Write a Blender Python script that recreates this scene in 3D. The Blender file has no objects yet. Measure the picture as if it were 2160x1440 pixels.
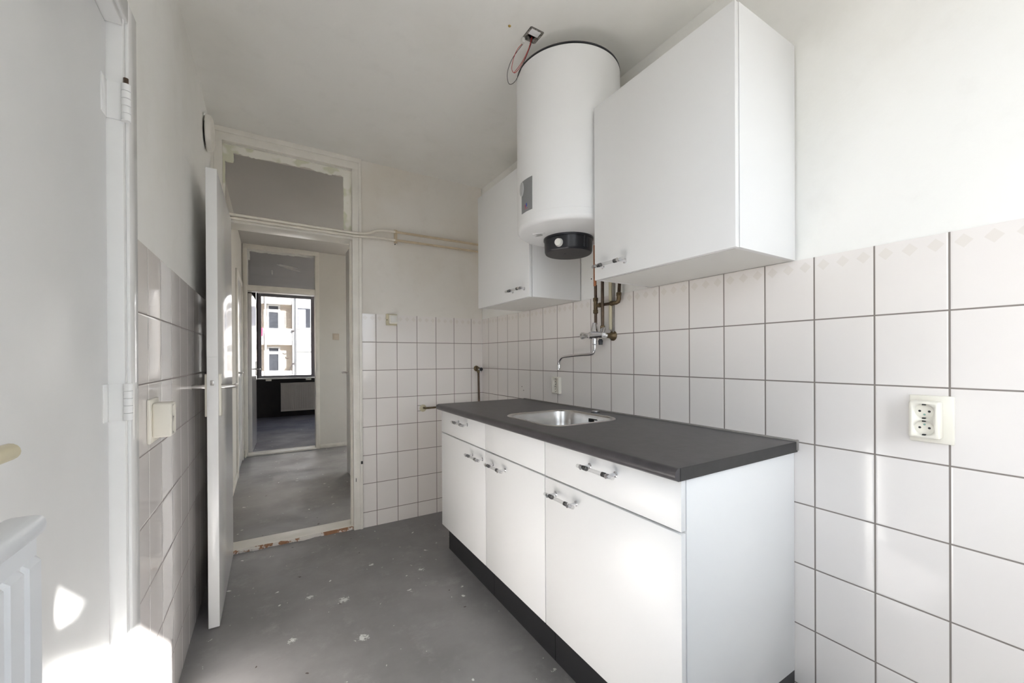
import bpy, bmesh, math, random
from mathutils import Vector, Matrix
random.seed(7)
C = bpy.context.scene.collection
PI = math.pi

# ------------------------------------------------------------ node helpers
class NT:
    def __init__(s, name):
        s.m = bpy.data.materials.new(name); s.m.use_nodes = True
        s.t = s.m.node_tree; s.t.nodes.clear()
        s.out = s.t.nodes.new('ShaderNodeOutputMaterial')
    def n(s, kind, **kw):
        nd = s.t.nodes.new(kind)
        for k, v in kw.items(): setattr(nd, k, v)
        return nd
    def l(s, a, b): s.t.links.new(a, b)
    def put(s, sock, v):
        if hasattr(v, 'is_linked') or hasattr(v, 'links'): s.l(v, sock)
        else: sock.default_value = v
    def op(s, o, a, b=None, c=None):
        nd = s.n('ShaderNodeMath', operation=o)
        s.put(nd.inputs[0], a)
        if b is not None: s.put(nd.inputs[1], b)
        if c is not None: s.put(nd.inputs[2], c)
        return nd.outputs[0]
    def xyz(s):
        g = s.n('ShaderNodeNewGeometry'); p = s.n('ShaderNodeSeparateXYZ'); s.l(g.outputs['Position'], p.inputs[0])
        return g.outputs['Position'], p.outputs[0], p.outputs[1], p.outputs[2]
    def mix(s, f, a, b):
        nd = s.n('ShaderNodeMix', data_type='RGBA')
        s.put(nd.inputs[0], f); s.put(nd.inputs[6], a if hasattr(a, 'links') else (*a, 1)); s.put(nd.inputs[7], b if hasattr(b, 'links') else (*b, 1))
        return nd.outputs[2]
    def noise(s, vec, scale, detail=4, rough=.55):
        nd = s.n('ShaderNodeTexNoise'); s.l(vec, nd.inputs['Vector']) if vec else None
        nd.inputs['Scale'].default_value = scale; nd.inputs['Detail'].default_value = detail; nd.inputs['Roughness'].default_value = rough
        return nd.outputs['Fac']
    def ramp(s, v, lo, hi, a=0., b=1.):
        nd = s.n('ShaderNodeMapRange', interpolation_type='SMOOTHSTEP')
        s.put(nd.inputs[0], v); nd.inputs[1].default_value = lo; nd.inputs[2].default_value = hi; nd.inputs[3].default_value = a; nd.inputs[4].default_value = b
        return nd.outputs[0]
    def bsdf(s, col=(.8, .8, .8), rough=.5, metal=0., bump=None, bstr=.2, bdist=.002, spec=None, coat=None):
        b = s.n('ShaderNodeBsdfPrincipled')
        s.put(b.inputs['Base Color'], col if hasattr(col, 'links') else (*col, 1)); s.put(b.inputs['Roughness'], rough); b.inputs['Metallic'].default_value = metal
        if spec is not None: b.inputs['Specular IOR Level'].default_value = spec
        if coat: b.inputs['Coat Weight'].default_value = coat; b.inputs['Coat Roughness'].default_value = .08
        if bump is not None:
            bp = s.n('ShaderNodeBump'); bp.inputs['Strength'].default_value = bstr; bp.inputs['Distance'].default_value = bdist
            s.l(bump, bp.inputs['Height']); s.l(bp.outputs[0], b.inputs['Normal'])
        return b.outputs[0]
    def done(s, sh): s.l(sh, s.out.inputs[0]); return s.m

def simple(name, col, rough=.5, metal=0., var=.06, scale=6., bump=0., bscale=80., spec=None, coat=None):
    n = NT(name); pos = n.n('ShaderNodeNewGeometry').outputs['Position']
    f = n.noise(pos, scale)
    c = n.mix(n.ramp(f, .3, .7), tuple(x * (1 - var) for x in col), col)
    h = n.noise(pos, bscale, 3) if bump else None
    return n.done(n.bsdf(c, rough, metal, h, bump, .001, spec, coat))

def clear(name, tint=(1, 1, 1), ior=1.45, rough=.01):
    n = NT(name)
    lw = n.n('ShaderNodeLayerWeight'); lw.inputs[0].default_value = .5
    r0 = ((ior - 1) / (ior + 1)) ** 2
    fr = n.op('MULTIPLY_ADD', n.op('POWER', lw.outputs['Facing'], 5.), .96 - r0, r0)
    tr = n.n('ShaderNodeBsdfTransparent'); tr.inputs[0].default_value = (*tint, 1)
    gl = n.n('ShaderNodeBsdfGlossy'); gl.inputs['Roughness'].default_value = rough
    mx = n.n('ShaderNodeMixShader'); n.l(fr, mx.inputs[0]); n.l(tr.outputs[0], mx.inputs[1]); n.l(gl.outputs[0], mx.inputs[2])
    return n.done(mx.outputs[0])

def plaster(name, col, dirt, dirt_amt=.5, lo=1.5, hi=1.9, rough=.75):
    n = NT(name); pos, x, y, z = n.xyz()
    f1 = n.ramp(n.noise(pos, 1.7, 5), .42, .72)
    f2 = n.ramp(n.noise(pos, 7, 6, .65), .5, .75)
    c = n.mix(n.op('MULTIPLY', f1, dirt_amt), col, dirt)
    c = n.mix(n.op('MULTIPLY', f2, .25 * dirt_amt), c, tuple(k * .8 for k in dirt))
    b = n.op('ADD', n.noise(pos, 9, 4), n.op('MULTIPLY', n.noise(pos, 70, 3), .35))
    return n.done(n.bsdf(c, rough, 0, b, .25, .004))

def tiles(name, axis, off, w, z0=1.307, hgt=.2, grout=(.23, .20, .18), gv=None, base=(.83, .79, .765), half=.0017, diamonds=True):
    n = NT(name); pos, x, y, z = n.xyz()
    a = x if axis == 'x' else y
    u = n.op('DIVIDE', n.op('SUBTRACT', a, off), w); v = n.op('DIVIDE', n.op('SUBTRACT', z, z0), hgt)
    fu = n.op('FRACT', u); fv = n.op('FRACT', v)
    du = n.op('MULTIPLY', n.op('MINIMUM', fu, n.op('SUBTRACT', 1., fu)), w)
    dv = n.op('MULTIPLY', n.op('MINIMUM', fv, n.op('SUBTRACT', 1., fv)), hgt)
    dvt = n.op('ADD', dv, n.op('MULTIPLY', n.op('GREATER_THAN', z, z0 + hgt * .7), 1.))
    gu = n.ramp(du, half, half + .0008, 1, 0); gh = n.ramp(dvt, half, half + .0008, 1, 0)
    g = n.op('MAXIMUM', gu, gh)
    cx = n.n('ShaderNodeCombineXYZ'); n.l(n.op('FLOOR', u), cx.inputs[0]); n.l(n.op('FLOOR', v), cx.inputs[1])
    wn = n.n('ShaderNodeTexWhiteNoise', noise_dimensions='3D'); n.l(cx.outputs[0], wn.inputs['Vector'])
    c = n.mix(wn.outputs['Value'], tuple(k * .965 for k in base), base)
    c = n.mix(n.op('MULTIPLY', n.ramp(n.noise(pos, 2.2, 4), .45, .75), .12), c, (.72, .69, .62))
    if diamonds:
        u3 = n.op('ABSOLUTE', n.op('SUBTRACT', n.op('FRACT', n.op('MULTIPLY', u, 3.)), .5))
        dd = n.op('ADD', n.op('DIVIDE', n.op('MULTIPLY', u3, w / 3), .0165), n.op('DIVIDE', n.op('ABSOLUTE', n.op('SUBTRACT', z, 1.507 - .028)), .0175))
        c = n.mix(n.op('MULTIPLY', n.ramp(dd, .97, 1.03, 1, 0), .45), c, (.70, .65, .59))
    c = n.mix(gu, c, gv or grout); c = n.mix(gh, c, grout)
    edge = n.op('MINIMUM', n.ramp(du, half, half + .004), n.ramp(dvt, half, half + .004))
    hh = n.op('ADD', edge, n.op('MULTIPLY', n.noise(pos, 6, 2), .9))
    hh = n.op('ADD', hh, n.op('MULTIPLY', wn.outputs['Value'], .0))
    r = n.op('ADD', n.op('MULTIPLY', g, .6), .09)
    return n.done(n.bsdf(c, r, 0, hh, .35, .0012))

def floor_mat(name, base, dark, light, speck=True, rough=.42):
    n = NT(name); pos, x, y, z = n.xyz()
    f = n.noise(pos, 1.6, 8, .6); f2 = n.noise(pos, 7, 8, .7)
    c = n.mix(n.ramp(f, .36, .66), dark, base); c = n.mix(n.op('MULTIPLY', n.ramp(f2, .5, .8), .6), c, light)
    # brush like scuffs
    mp = n.n('ShaderNodeMapping'); n.l(pos, mp.inputs[0]); mp.inputs['Rotation'].default_value = (0, 0, .7); mp.inputs['Scale'].default_value = (2, 14, 1)
    sc = n.ramp(n.noise(mp.outputs[0], 3, 6, .7), .62, .80)
    c = n.mix(n.op('MULTIPLY', sc, .35), c, light)
    if speck:
        for scl, th, sd, colr, keep in ((5., .042, 0., (.70, .70, .69), .72), (13., .05, 3., (.62, .62, .60), .80), (6., .035, 9., (.07, .05, .045), .88)):
            mp = n.n('ShaderNodeMapping'); n.l(pos, mp.inputs[0]); mp.inputs['Location'].default_value = (sd, sd * .7, 0)
            nz = n.n('ShaderNodeTexNoise'); n.l(mp.outputs[0], nz.inputs['Vector']); nz.inputs['Scale'].default_value = scl * 3
            va = n.n('ShaderNodeVectorMath', operation='MULTIPLY_ADD'); n.l(nz.outputs['Color'], va.inputs[0]); va.inputs[1].default_value = (.06, .06, 0); n.l(mp.outputs[0], va.inputs[2])
            vo = n.n('ShaderNodeTexVoronoi', voronoi_dimensions='2D'); n.l(va.outputs[0], vo.inputs['Vector']); vo.inputs['Scale'].default_value = scl
            sp = n.n('ShaderNodeSeparateColor'); n.l(vo.outputs['Color'], sp.inputs[0])
            k = n.op('MULTIPLY', n.ramp(vo.outputs['Distance'], th * .7, th, 1, 0), n.op('GREATER_THAN', sp.outputs[0], keep))
            c = n.mix(k, c, colr)
        for (sx, sy, r) in ((-1.19, -.83, .032), (-1.16, -1.16, .028), (-1.42, -1.02, .02), (-.77, -.75, .018), (-1.33, -.72, .02), (-1.0, -.55, .016)):
            d = n.op('SQRT', n.op('ADD', n.op('POWER', n.op('SUBTRACT', x, sx), 2.), n.op('POWER', n.op('SUBTRACT', y, sy), 2.)))
            d = n.op('ADD', d, n.op('MULTIPLY', n.op('SUBTRACT', n.noise(pos, 75, 4, .8), .5), .11))
            c = n.mix(n.op('MULTIPLY', n.ramp(d, r * .45, r * .7, 1, 0), .85), c, (.74, .75, .74))
    b = n.noise(pos, 35, 6, .7)
    r = n.ramp(n.noise(pos, 3.5, 5), .3, .7, rough - .08, rough + .12)
    return n.done(n.bsdf(c, r, 0, b, .12, .002))

M = {}
M['plaster'] = plaster('plaster white', (.855, .85, .825), (.78, .765, .71), .5)
M['plaster_back'] = plaster('plaster yellowed', (.77, .74, .695), (.69, .64, .56), .75)
M['ceiling'] = plaster('ceiling paint', (.85, .84, .81), (.78, .765, .72), .6)
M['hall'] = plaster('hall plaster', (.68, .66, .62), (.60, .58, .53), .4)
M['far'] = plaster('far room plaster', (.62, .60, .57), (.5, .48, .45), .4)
M['tile_back'] = tiles('tiles back wall', 'x', -.0989, .1495)
M['tile_right'] = tiles('tiles right wall', 'y', -.1128, .1495)
M['tile_left'] = tiles('tiles left wall', 'y', -1.451, .157, 1.316, .192, grout=(.25, .22, .21), gv=(.80, .79, .77), base=(.78, .745, .73), half=.0016, diamonds=False)  # pale vertical joints put reflected light into the grout colour
M['floor'] = floor_mat('grey cement floor', (.285, .278, .282), (.20, .195, .20), (.40, .392, .39))
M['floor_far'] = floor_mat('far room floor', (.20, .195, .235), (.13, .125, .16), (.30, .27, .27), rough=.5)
M['gloss'] = simple('gloss white paint', (.84, .84, .835), .14, var=.03, bump=.05, bscale=30)
M['satin'] = simple('satin white paint', (.80, .80, .795), .3, var=.03, bump=.05, bscale=30)
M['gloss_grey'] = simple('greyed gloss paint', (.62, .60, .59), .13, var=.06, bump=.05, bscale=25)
M['frame'] = simple('cream painted frame', (.83, .80, .74), .32, var=.08, scale=9, bump=.15)
M['melamine'] = simple('white melamine', (.79, .79, .79), .32, var=.015, scale=2)
M['melamine_in'] = simple('melamine underside', (.76, .75, .72), .45, var=.03, scale=2)
M['enamel'] = simple('white enamel', (.82, .82, .82), .28, var=.015)
M['black'] = simple('black plastic', (.022, .023, .028), .32, var=.2, bump=.1, bscale=200)
M['blackmat'] = simple('black cap underside', (.05, .045, .045), .55, var=.2)
M['plinth'] = simple('black plinth', (.018, .018, .02), .35, var=.2)
M['worktop'] = simple('charcoal laminate', (.068, .062, .066), .36, var=.22, scale=28, bump=.15, bscale=160)
M['worktop_end'] = simple('charcoal edge band', (.034, .032, .031), .5, var=.2, scale=30)
M['steel'] = simple('brushed steel', (.62, .60, .58), .27, 1, var=.1, scale=20)
M['chrome'] = simple('chrome', (.80, .80, .82), .08, 1, var=.02)
M['darkchrome'] = simple('dark chrome', (.30, .30, .30), .22, 1, var=.5, scale=300)
M['alu'] = simple('satin aluminium', (.72, .70, .68), .3, 1, var=.03)
M['brass'] = simple('tarnished brass', (.20, .145, .085), .42, .8, var=.4, scale=60)
M['pipebrown'] = simple('tarnished copper', (.13, .09, .065), .4, .75, var=.35, scale=40)
M['copper'] = simple('copper', (.55, .22, .11), .3, .9, var=.2, scale=60)
M['ivory'] = simple('ivory plastic', (.81, .775, .69), .3, var=.03)
M['ivory_old'] = simple('yellowed ivory plastic', (.62, .56, .40), .35, var=.1)
M['switchgrey'] = simple('beige switch plastic', (.60, .53, .44), .35, var=.05)
M['pipecream'] = simple('cream painted pipe', (.66, .55, .39), .35, var=.15, scale=20)
M['pipewhite'] = simple('white painted pipe', (.82, .77, .68), .3, var=.1, scale=20)
M['hole'] = simple('socket dark', (.02, .02, .02), .6, var=.2)
M['green'] = simple('earth screw', (.25, .42, .36), .35, .3, var=.1)
M['sealant'] = simple('grey sealant', (.30, .28, .26), .6, var=.2, scale=40)
M['panelgrey'] = simple('grey control sticker', (.24, .245, .25), .4, var=.05)
M['panellight'] = simple('grey gauge', (.45, .45, .45), .35, var=.05)
M['red'] = simple('red insulation', (.45, .03, .03), .4); M['blue'] = simple('blue print', (.05, .09, .40), .4)
M['redprint'] = simple('red print', (.45, .05, .12), .4)
M['wireblack'] = simple('black insulation', (.02, .02, .02), .4)
M['connector'] = simple('clear connector', (.75, .74, .70), .25)
M['paper'] = simple('paper label', (.80, .80, .80), .5, var=.02); M['ink'] = simple('ink', (.08, .08, .08), .6)
M['wood'] = simple('bare scuffed wood', (.36, .19, .10), .7, var=.5, scale=40)
def mk_wood():
    n = NT('bare scuffed wood'); pos = n.n('ShaderNodeNewGeometry').outputs['Position']
    c = n.mix(n.noise(pos, 60, 4), (.42, .22, .12), (.26, .13, .07))
    c = n.mix(n.ramp(n.noise(pos, 11, 5, .7), .49, .53), c, (.74, .71, .66))
    return n.done(n.bsdf(c, .7))
M['wood'] = mk_wood()
M['dirt'] = simple('hole rubble', (.40, .37, .33), .9, var=.75, scale=90)
M['darkwall'] = simple('dark brown boarding', (.030, .022, .020), .5, var=.3, scale=4)
M['winframe'] = simple('grey window frame', (.44, .42, .44), .35, var=.06)
M['windark'] = simple('dark window post', (.035, .028, .028), .4, var=.2)
M['radiator'] = simple('white radiator enamel', (.80, .82, .85), .28, var=.02)
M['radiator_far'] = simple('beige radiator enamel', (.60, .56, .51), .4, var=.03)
M['glass'] = clear('view dimming glass', (.42, .42, .43))  # pane colour darkened to dim the overbright view outside
M['acrylic'] = clear('clear acrylic', (.90, .90, .90), 1.6)
M['fac_white'] = simple('facade white render', (.86, .85, .82), .8, var=.05)
M['curtain'] = simple('pale blue curtain', (.62, .64, .80), .8, var=.1)
M['facglass'] = simple('dark facade glass', (.07, .075, .085), .15, var=.3, scale=5)
M['pink'] = simple('pink cloth', (.72, .06, .15), .8)
M['pave'] = simple('street paving', (.3, .29, .27), .9, var=.2, scale=.5)
M['iron'] = simple('dark iron', (.06, .05, .05), .5)
M['tan'] = simple('ochre plug', (.45, .30, .07), .6)
def mk_brick():
    n = NT('cream brick'); pos, x, y, z = n.xyz()
    cb = n.n('ShaderNodeCombineXYZ'); n.l(x, cb.inputs[0]); n.l(z, cb.inputs[1])
    b = n.n('ShaderNodeTexBrick'); n.l(cb.outputs[0], b.inputs['Vector']); b.inputs['Scale'].default_value = 1
    b.inputs['Color1'].default_value = (.74, .64, .52, 1); b.inputs['Color2'].default_value = (.62, .52, .42, 1); b.inputs['Mortar'].default_value = (.55, .5, .43, 1)
    b.inputs['Brick Width'].default_value = .21; b.inputs['Row Height'].default_value = .062; b.inputs['Mortar Size'].default_value = .006
    return n.done(n.bsdf(b.outputs['Color'], .85))
M['brick'] = mk_brick()
def mk_transom(name, x0, x1, z0, z1, wx, wz, paint, seed=0., smear=False, left=1.0, bottom=0.):
    # clear pane whose rim still carries ragged strokes of paint
    n = NT(name); pos, x, y, z = n.xyz()
    nz = n.noise(pos, 9 + seed, 5, .7); nz2 = n.noise(pos, 40, 3, .8)
    dr = n.op('SUBTRACT', x1, x); dl = n.op('SUBTRACT', x, x0); dt = n.op('SUBTRACT', z1, z); db = n.op('SUBTRACT', z, z0)
    wob = n.op('MULTIPLY', n.op('SUBTRACT', nz, .5), .05)
    wob = n.op('ADD', wob, n.op('MULTIPLY', n.op('SUBTRACT', nz2, .5), .008))
    a = n.op('LESS_THAN', n.op('ADD', dr, n.op('MULTIPLY', wob, .35)), wx)
    b = n.op('LESS_THAN', n.op('ADD', dt, wob), wz)
    # corner daub, upper left
    c = n.op('MULTIPLY', n.op('LESS_THAN', n.op('ADD', dl, wob), .055 * left), n.op('LESS_THAN', n.op('ADD', dt, wob), .11))
    e = n.op('LESS_THAN', n.op('ADD', dl, n.op('MULTIPLY', wob, .2)), .012 * left)
    k = n.op('MAXIMUM', n.op('MAXIMUM', a, b), n.op('MAXIMUM', c, e))
    if smear:
        cx, cz = smear
        for (ox, oz, rx, rz, ang) in ((0, 0, .13, .016, -.12), (-.17, -.09, .008, .035, 0), (.05, -.03, .10, .008, -.18), (-.42, .06, .02, .03, .5)):
            ex = n.op('DIVIDE', n.op('SUBTRACT', x, cx + ox), rx); ez0 = n.op('SUBTRACT', n.op('SUBTRACT', z, cz + oz), n.op('MULTIPLY', n.op('SUBTRACT', x, cx + ox), ang))
            ez = n.op('DIVIDE', ez0, rz)
            q = n.op('ADD', n.op('MULTIPLY', ex, ex), n.op('MULTIPLY', ez, ez))
            q = n.op('ADD', q, n.op('MULTIPLY', n.op('SUBTRACT', nz2, .5), 2.2))
            k = n.op('MAXIMUM', k, n.op('MULTIPLY', n.op('LESS_THAN', q, .8), .55))
    pc = n.mix(n.ramp(n.noise(pos, 7, 2), .47, .53), paint[0], paint[1])
    pb = n.bsdf(pc, .5)
    lw = n.n('ShaderNodeLayerWeight'); lw.inputs[0].default_value = .5
    fr = n.op('MULTIPLY_ADD', n.op('POWER', lw.outputs['Facing'], 5.), .9, .05)
    tr = n.n('ShaderNodeBsdfTransparent'); tr.inputs[0].default_value = (.9, .9, .9, 1)
    gl = n.n('ShaderNodeBsdfGlossy'); gl.inputs['Roughness'].default_value = .03
    mx = n.n('ShaderNodeMixShader'); n.l(fr, mx.inputs[0]); n.l(tr.outputs[0], mx.inputs[1]); n.l(gl.outputs[0], mx.inputs[2])
    m2 = n.n('ShaderNodeMixShader'); n.l(k, m2.inputs[0]); n.l(mx.outputs[0], m2.inputs[1]); n.l(pb, m2.inputs[2])
    return n.done(m2.outputs[0])
M['transom1'] = mk_transom('daubed transom glass', -1.735, -1.003, 2.07, 2.505, .05, .052, ((.68, .68, .54), (.84, .82, .75)), 0)
M['transom2'] = mk_transom('smeared transom glass', -1.73, -.985, 2.10, 2.53, .004, .006, ((.7, .7, .68), (.75, .75, .72)), 3, smear=(-1.30, 2.38), left=.4)

# ------------------------------------------------------------ mesh helpers
def box(bm, x0, x1, y0, y1, z0, z1, bev=0., seg=2, mi=0):
    vs = [bm.verts.new((x, y, z)) for x in (min(x0, x1), max(x0, x1)) for y in (min(y0, y1), max(y0, y1)) for z in (min(z0, z1), max(z0, z1))]
    fs = []
    for q in ((0, 1, 3, 2), (4, 6, 7, 5), (0, 4, 5, 1), (2, 3, 7, 6), (0, 2, 6, 4), (1, 5, 7, 3)):
        f = bm.faces.new([vs[i] for i in q]); f.material_index = mi; fs.append(f)
    if bev > 0:
        es = list({e for f in fs for e in f.edges})
        r = bmesh.ops.bevel(bm, geom=es, offset=bev, segments=seg, profile=.5, affect='EDGES')
        for f in r['faces']: f.material_index = mi
    return vs
def frame_axes(d):
    d = d.normalized(); a = Vector((0, 0, 1)) if abs(d.z) < .9 else Vector((1, 0, 0))
    u = d.cross(a).normalized(); return u, d.cross(u).normalized()
def rings(bm, secs, seg=24, mi=0, caps=True, smooth=True):
    """secs: list of (center, u, v, ru, rv)"""
    prev = None; first = None
    for (c, u, v, ru, rv) in secs:
        cur = [bm.verts.new(c + u * (ru * math.cos(2 * PI * i / seg)) + v * (rv * math.sin(2 * PI * i / seg))) for i in range(seg)]
        if prev:
            for i in range(seg):
                f = bm.faces.new((prev[i], prev[(i + 1) % seg], cur[(i + 1) % seg], cur[i])); f.smooth = smooth; f.material_index = mi
        else: first = cur
        prev = cur
    if caps:
        f = bm.faces.new(list(reversed(first))); f.material_index = mi
        f = bm.faces.new(prev); f.material_index = mi
def lathe(bm, base, axis, prof, seg=32, mi=0, caps=True):
    """prof: list of (distance along axis, radius)"""
    d = Vector(axis).normalized(); u, v = frame_axes(d)
    rings(bm, [(Vector(base) + d * t, u, v, r, r) for t, r in prof], seg, mi, caps)
def cyl(bm, a, b, r, seg=20, mi=0, r2=None):
    a, b = Vector(a), Vector(b); L = (b - a).length
    lathe(bm, a, b - a, [(0, r), (L, r if r2 is None else r2)], seg, mi)
def smooth_path(pts, n=6):
    pts = [Vector(p) for p in pts]; out = []
    for i in range(len(pts) - 1):
        p0 = pts[max(i - 1, 0)]; p1 = pts[i]; p2 = pts[i + 1]; p3 = pts[min(i + 2, len(pts) - 1)]
        for k in range(n):
            t = k / n
            out.append(.5 * ((2 * p1) + (-p0 + p2) * t + (2 * p0 - 5 * p1 + 4 * p2 - p3) * t * t + (-p0 + 3 * p1 - 3 * p2 + p3) * t ** 3))
    out.append(pts[-1]); return out
def tube(bm, pts, r, seg=12, mi=0, smooth=0):
    pts = smooth_path(pts, smooth) if smooth else [Vector(p) for p in pts]
    secs = []; u = None
    for i, p in enumerate(pts):
        d = (pts[min(i + 1, len(pts) - 1)] - pts[max(i - 1, 0)]).normalized()
        if u is None: u, v = frame_axes(d)
        else:
            u = (u - d * u.dot(d)).normalized(); v = d.cross(u)
        secs.append((p, u.copy(), d.cross(u), r, r))
    rings(bm, secs, seg, mi)
def prism(bm, prof, plane, lo, hi, mi=0, smooth=False):
    """extrude a closed 2D profile; plane 'xz' extrudes along y, 'yz' along x, 'xy' along z"""
    def P(a, b, c): return {'xz': (a, c, b), 'yz': (c, a, b), 'xy': (a, b, c)}[plane]
    A = [bm.verts.new(P(a, b, lo)) for a, b in prof]; B = [bm.verts.new(P(a, b, hi)) for a, b in prof]
    n = len(prof)
    for i in range(n):
        f = bm.faces.new((A[i], A[(i + 1) % n], B[(i + 1) % n], B[i])); f.material_index = mi; f.smooth = smooth
    f = bm.faces.new(list(reversed(A))); f.material_index = mi; f = bm.faces.new(B); f.material_index = mi
def rrect(x0, x1, y0, y1, r, n=8):
    o = []
    for (cx, cy, a0) in ((x1 - r, y1 - r, 0), (x0 + r, y1 - r, 90), (x0 + r, y0 + r, 180), (x1 - r, y0 + r, 270)):
        for i in range(n + 1):
            a = math.radians(a0 + 90 * i / n); o.append((cx + r * math.cos(a), cy + r * math.sin(a)))
    return o

def root_loc(o):
    v = Vector((0, 0, 0))
    while o: v += o.location; o = o.parent
    return v
def obj(name, bm, mats, parent=None, loc=None, auto=True, label=None):
    """link a bmesh (built in world coordinates) as ONE mesh object"""
    me = bpy.data.meshes.new(name)
    bmesh.ops.recalc_face_normals(bm, faces=bm.faces[:])
    off = Vector(loc) if loc is not None else Vector((0, 0, 0))
    base = root_loc(parent) if parent else Vector((0, 0, 0))
    bmesh.ops.translate(bm, verts=bm.verts[:], vec=-(base + off))
    bm.to_mesh(me); bm.free(); me.set_sharp_from_angle(angle=math.radians(32))
    for m in (mats if isinstance(mats, (list, tuple)) else [mats]): me.materials.append(M[m])
    o = bpy.data.objects.new(name, me); C.objects.link(o); o.location = off
    if parent: o.parent = parent
    if label: o['label'] = label
    return o
def BM(): return bmesh.new()
def bx(name, mats, dims, parent=None, bev=0., seg=2, label=None):
    b = BM(); box(b, *dims, bev=bev, seg=seg); return obj(name, b, mats, parent, label=label)
def struct(o): o['kind'] = 'structure'; return o
def sbox(name, mat, dims, bev=0., parent=None):
    o = bx(name, mat, dims, parent, bev)
    if not parent: struct(o)
    return o
def thing(name, label, cat, loc, group=None):
    o = bpy.data.objects.new(name, None); C.objects.link(o); o.location = loc; o.empty_display_size = .05
    o['label'] = label; o['category'] = cat
    if group: o['group'] = group
    return o
def sempty(name, loc):
    o = bpy.data.objects.new(name, None); C.objects.link(o); o.location = loc; o.empty_display_size = .05
    o['kind'] = 'structure'; return o
def cut(o, cutter_bms):
    """boolean difference, evaluated at once; cutters are removed again"""
    for cb in cutter_bms:
        me = bpy.data.meshes.new('cut'); bmesh.ops.recalc_face_normals(cb, faces=cb.faces[:])
        bmesh.ops.translate(cb, verts=cb.verts[:], vec=-root_loc(o)); cb.to_mesh(me); cb.free()
        for m in o.data.materials: me.materials.append(m)
        c = bpy.data.objects.new('cut', me); C.objects.link(c)
        par = o.parent; loc = o.location.copy()
        c.location = root_loc(o)
        md = o.modifiers.new('b', 'BOOLEAN'); md.operation = 'DIFFERENCE'; md.solver = 'EXACT'; md.object = c
        bpy.context.view_layer.update()
        dg = bpy.context.evaluated_depsgraph_get()
        nm = bpy.data.meshes.new_from_object(o.evaluated_get(dg)); o.modifiers.clear(); o.data = nm
        bpy.data.objects.remove(c)
    return o

# ------------------------------------------------------------ the rooms
XL, XR, ZC, YF, YH, YFAR = -1.79, 0., 2.58, -3.5, 2.93, 6.6
struct(bx('floor', 'floor', (-2.1, 1.6, YF - .15, 3.0, -.1, 0)))
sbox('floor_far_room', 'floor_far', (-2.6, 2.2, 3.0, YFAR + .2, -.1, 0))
# kitchen ceiling with the roughly broken junction hole
cb = BM(); hx0, hx1, hy0, hy1 = -.545, -.485, -1.555, -1.49
for d in ((-2., hx0, YF - .15, .08), (hx1, .2, YF - .15, .08), (hx0, hx1, YF - .15, hy0), (hx0, hx1, hy1, .08)): box(cb, *d, ZC, ZC + .16)
struct(obj('ceiling', cb, 'ceiling'))
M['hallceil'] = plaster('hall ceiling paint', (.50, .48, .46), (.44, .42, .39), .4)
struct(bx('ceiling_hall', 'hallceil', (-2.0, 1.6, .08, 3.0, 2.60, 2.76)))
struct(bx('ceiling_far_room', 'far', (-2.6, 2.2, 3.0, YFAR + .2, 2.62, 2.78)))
sbox('sun_cutoff_slab', 'fac_white', (-3., 1.5, -5.6, -3.6, 3.425, 3.6))  # unseen slab added outside; its edge trims the top of the sun beam
# right wall
w = sbox('wall_right', 'plaster', (0.006, .16, YF - .15, .15, 0, ZC))
bx('tile_panel', 'tile_right', (0, .006, YF, 0, 0, 1.507), w)
for (y, z) in ((-.607, .991), (-.628, .966), (-1.309, 1.617)):
    b = BM(); lathe(b, (.0004 if z < 1.5 else .0056, y, z), (-1, 0, 0), [(0, .004), (.0008, .0035)], 12); obj('drill_hole', b, 'hole', w)
# left wall with cupboard door opening
wb = BM()
for d in ((XL - .16, XL - .006, -1.72, .0, 0, ZC), (XL - .16, XL - .006, -2.62, -1.72, 2.0, ZC), (XL - .16, XL - .006, -2.74, -2.62, 0, ZC), (XL - .16, XL - .006, YF - .15, -3.42, 0, ZC), (XL - .16, XL - .006, -3.42, -2.74, 0, .85), (XL - .16, XL - .006, -3.42, -2.74, 2.3, ZC)): box(wb, *d)  # gap at the near end is an unseen window added for side light
w = struct(obj('wall_left', wb, 'plaster'))
bx('tile_panel', 'tile_left', (XL - .006, XL, -1.66, 0, 0, 1.507), w)
b = BM(); box(b, XL - .006, XL - .001, -1.66, 0, 1.507, ZC); box(b, XL - .006, XL - .001, -2.66, -1.66, 2.0, ZC)
obj('plaster_skim', b, 'plaster', w)
# back wall round the doorway
wb = BM()
for d in ((-.955, .0, .0065, .15, 0, ZC), (-2.0, XL + .01, .0065, .15, 0, ZC)): box(wb, *d)
w = struct(obj('wall_back', wb, 'plaster_back'))
bx('tile_panel', 'tile_back', (-.943, 0, 0, .0065, 0, 1.507), w)
bx('plaster_skim', 'plaster_back', (-.943, 0, .001, .0065, 1.507, ZC), w)
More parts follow.
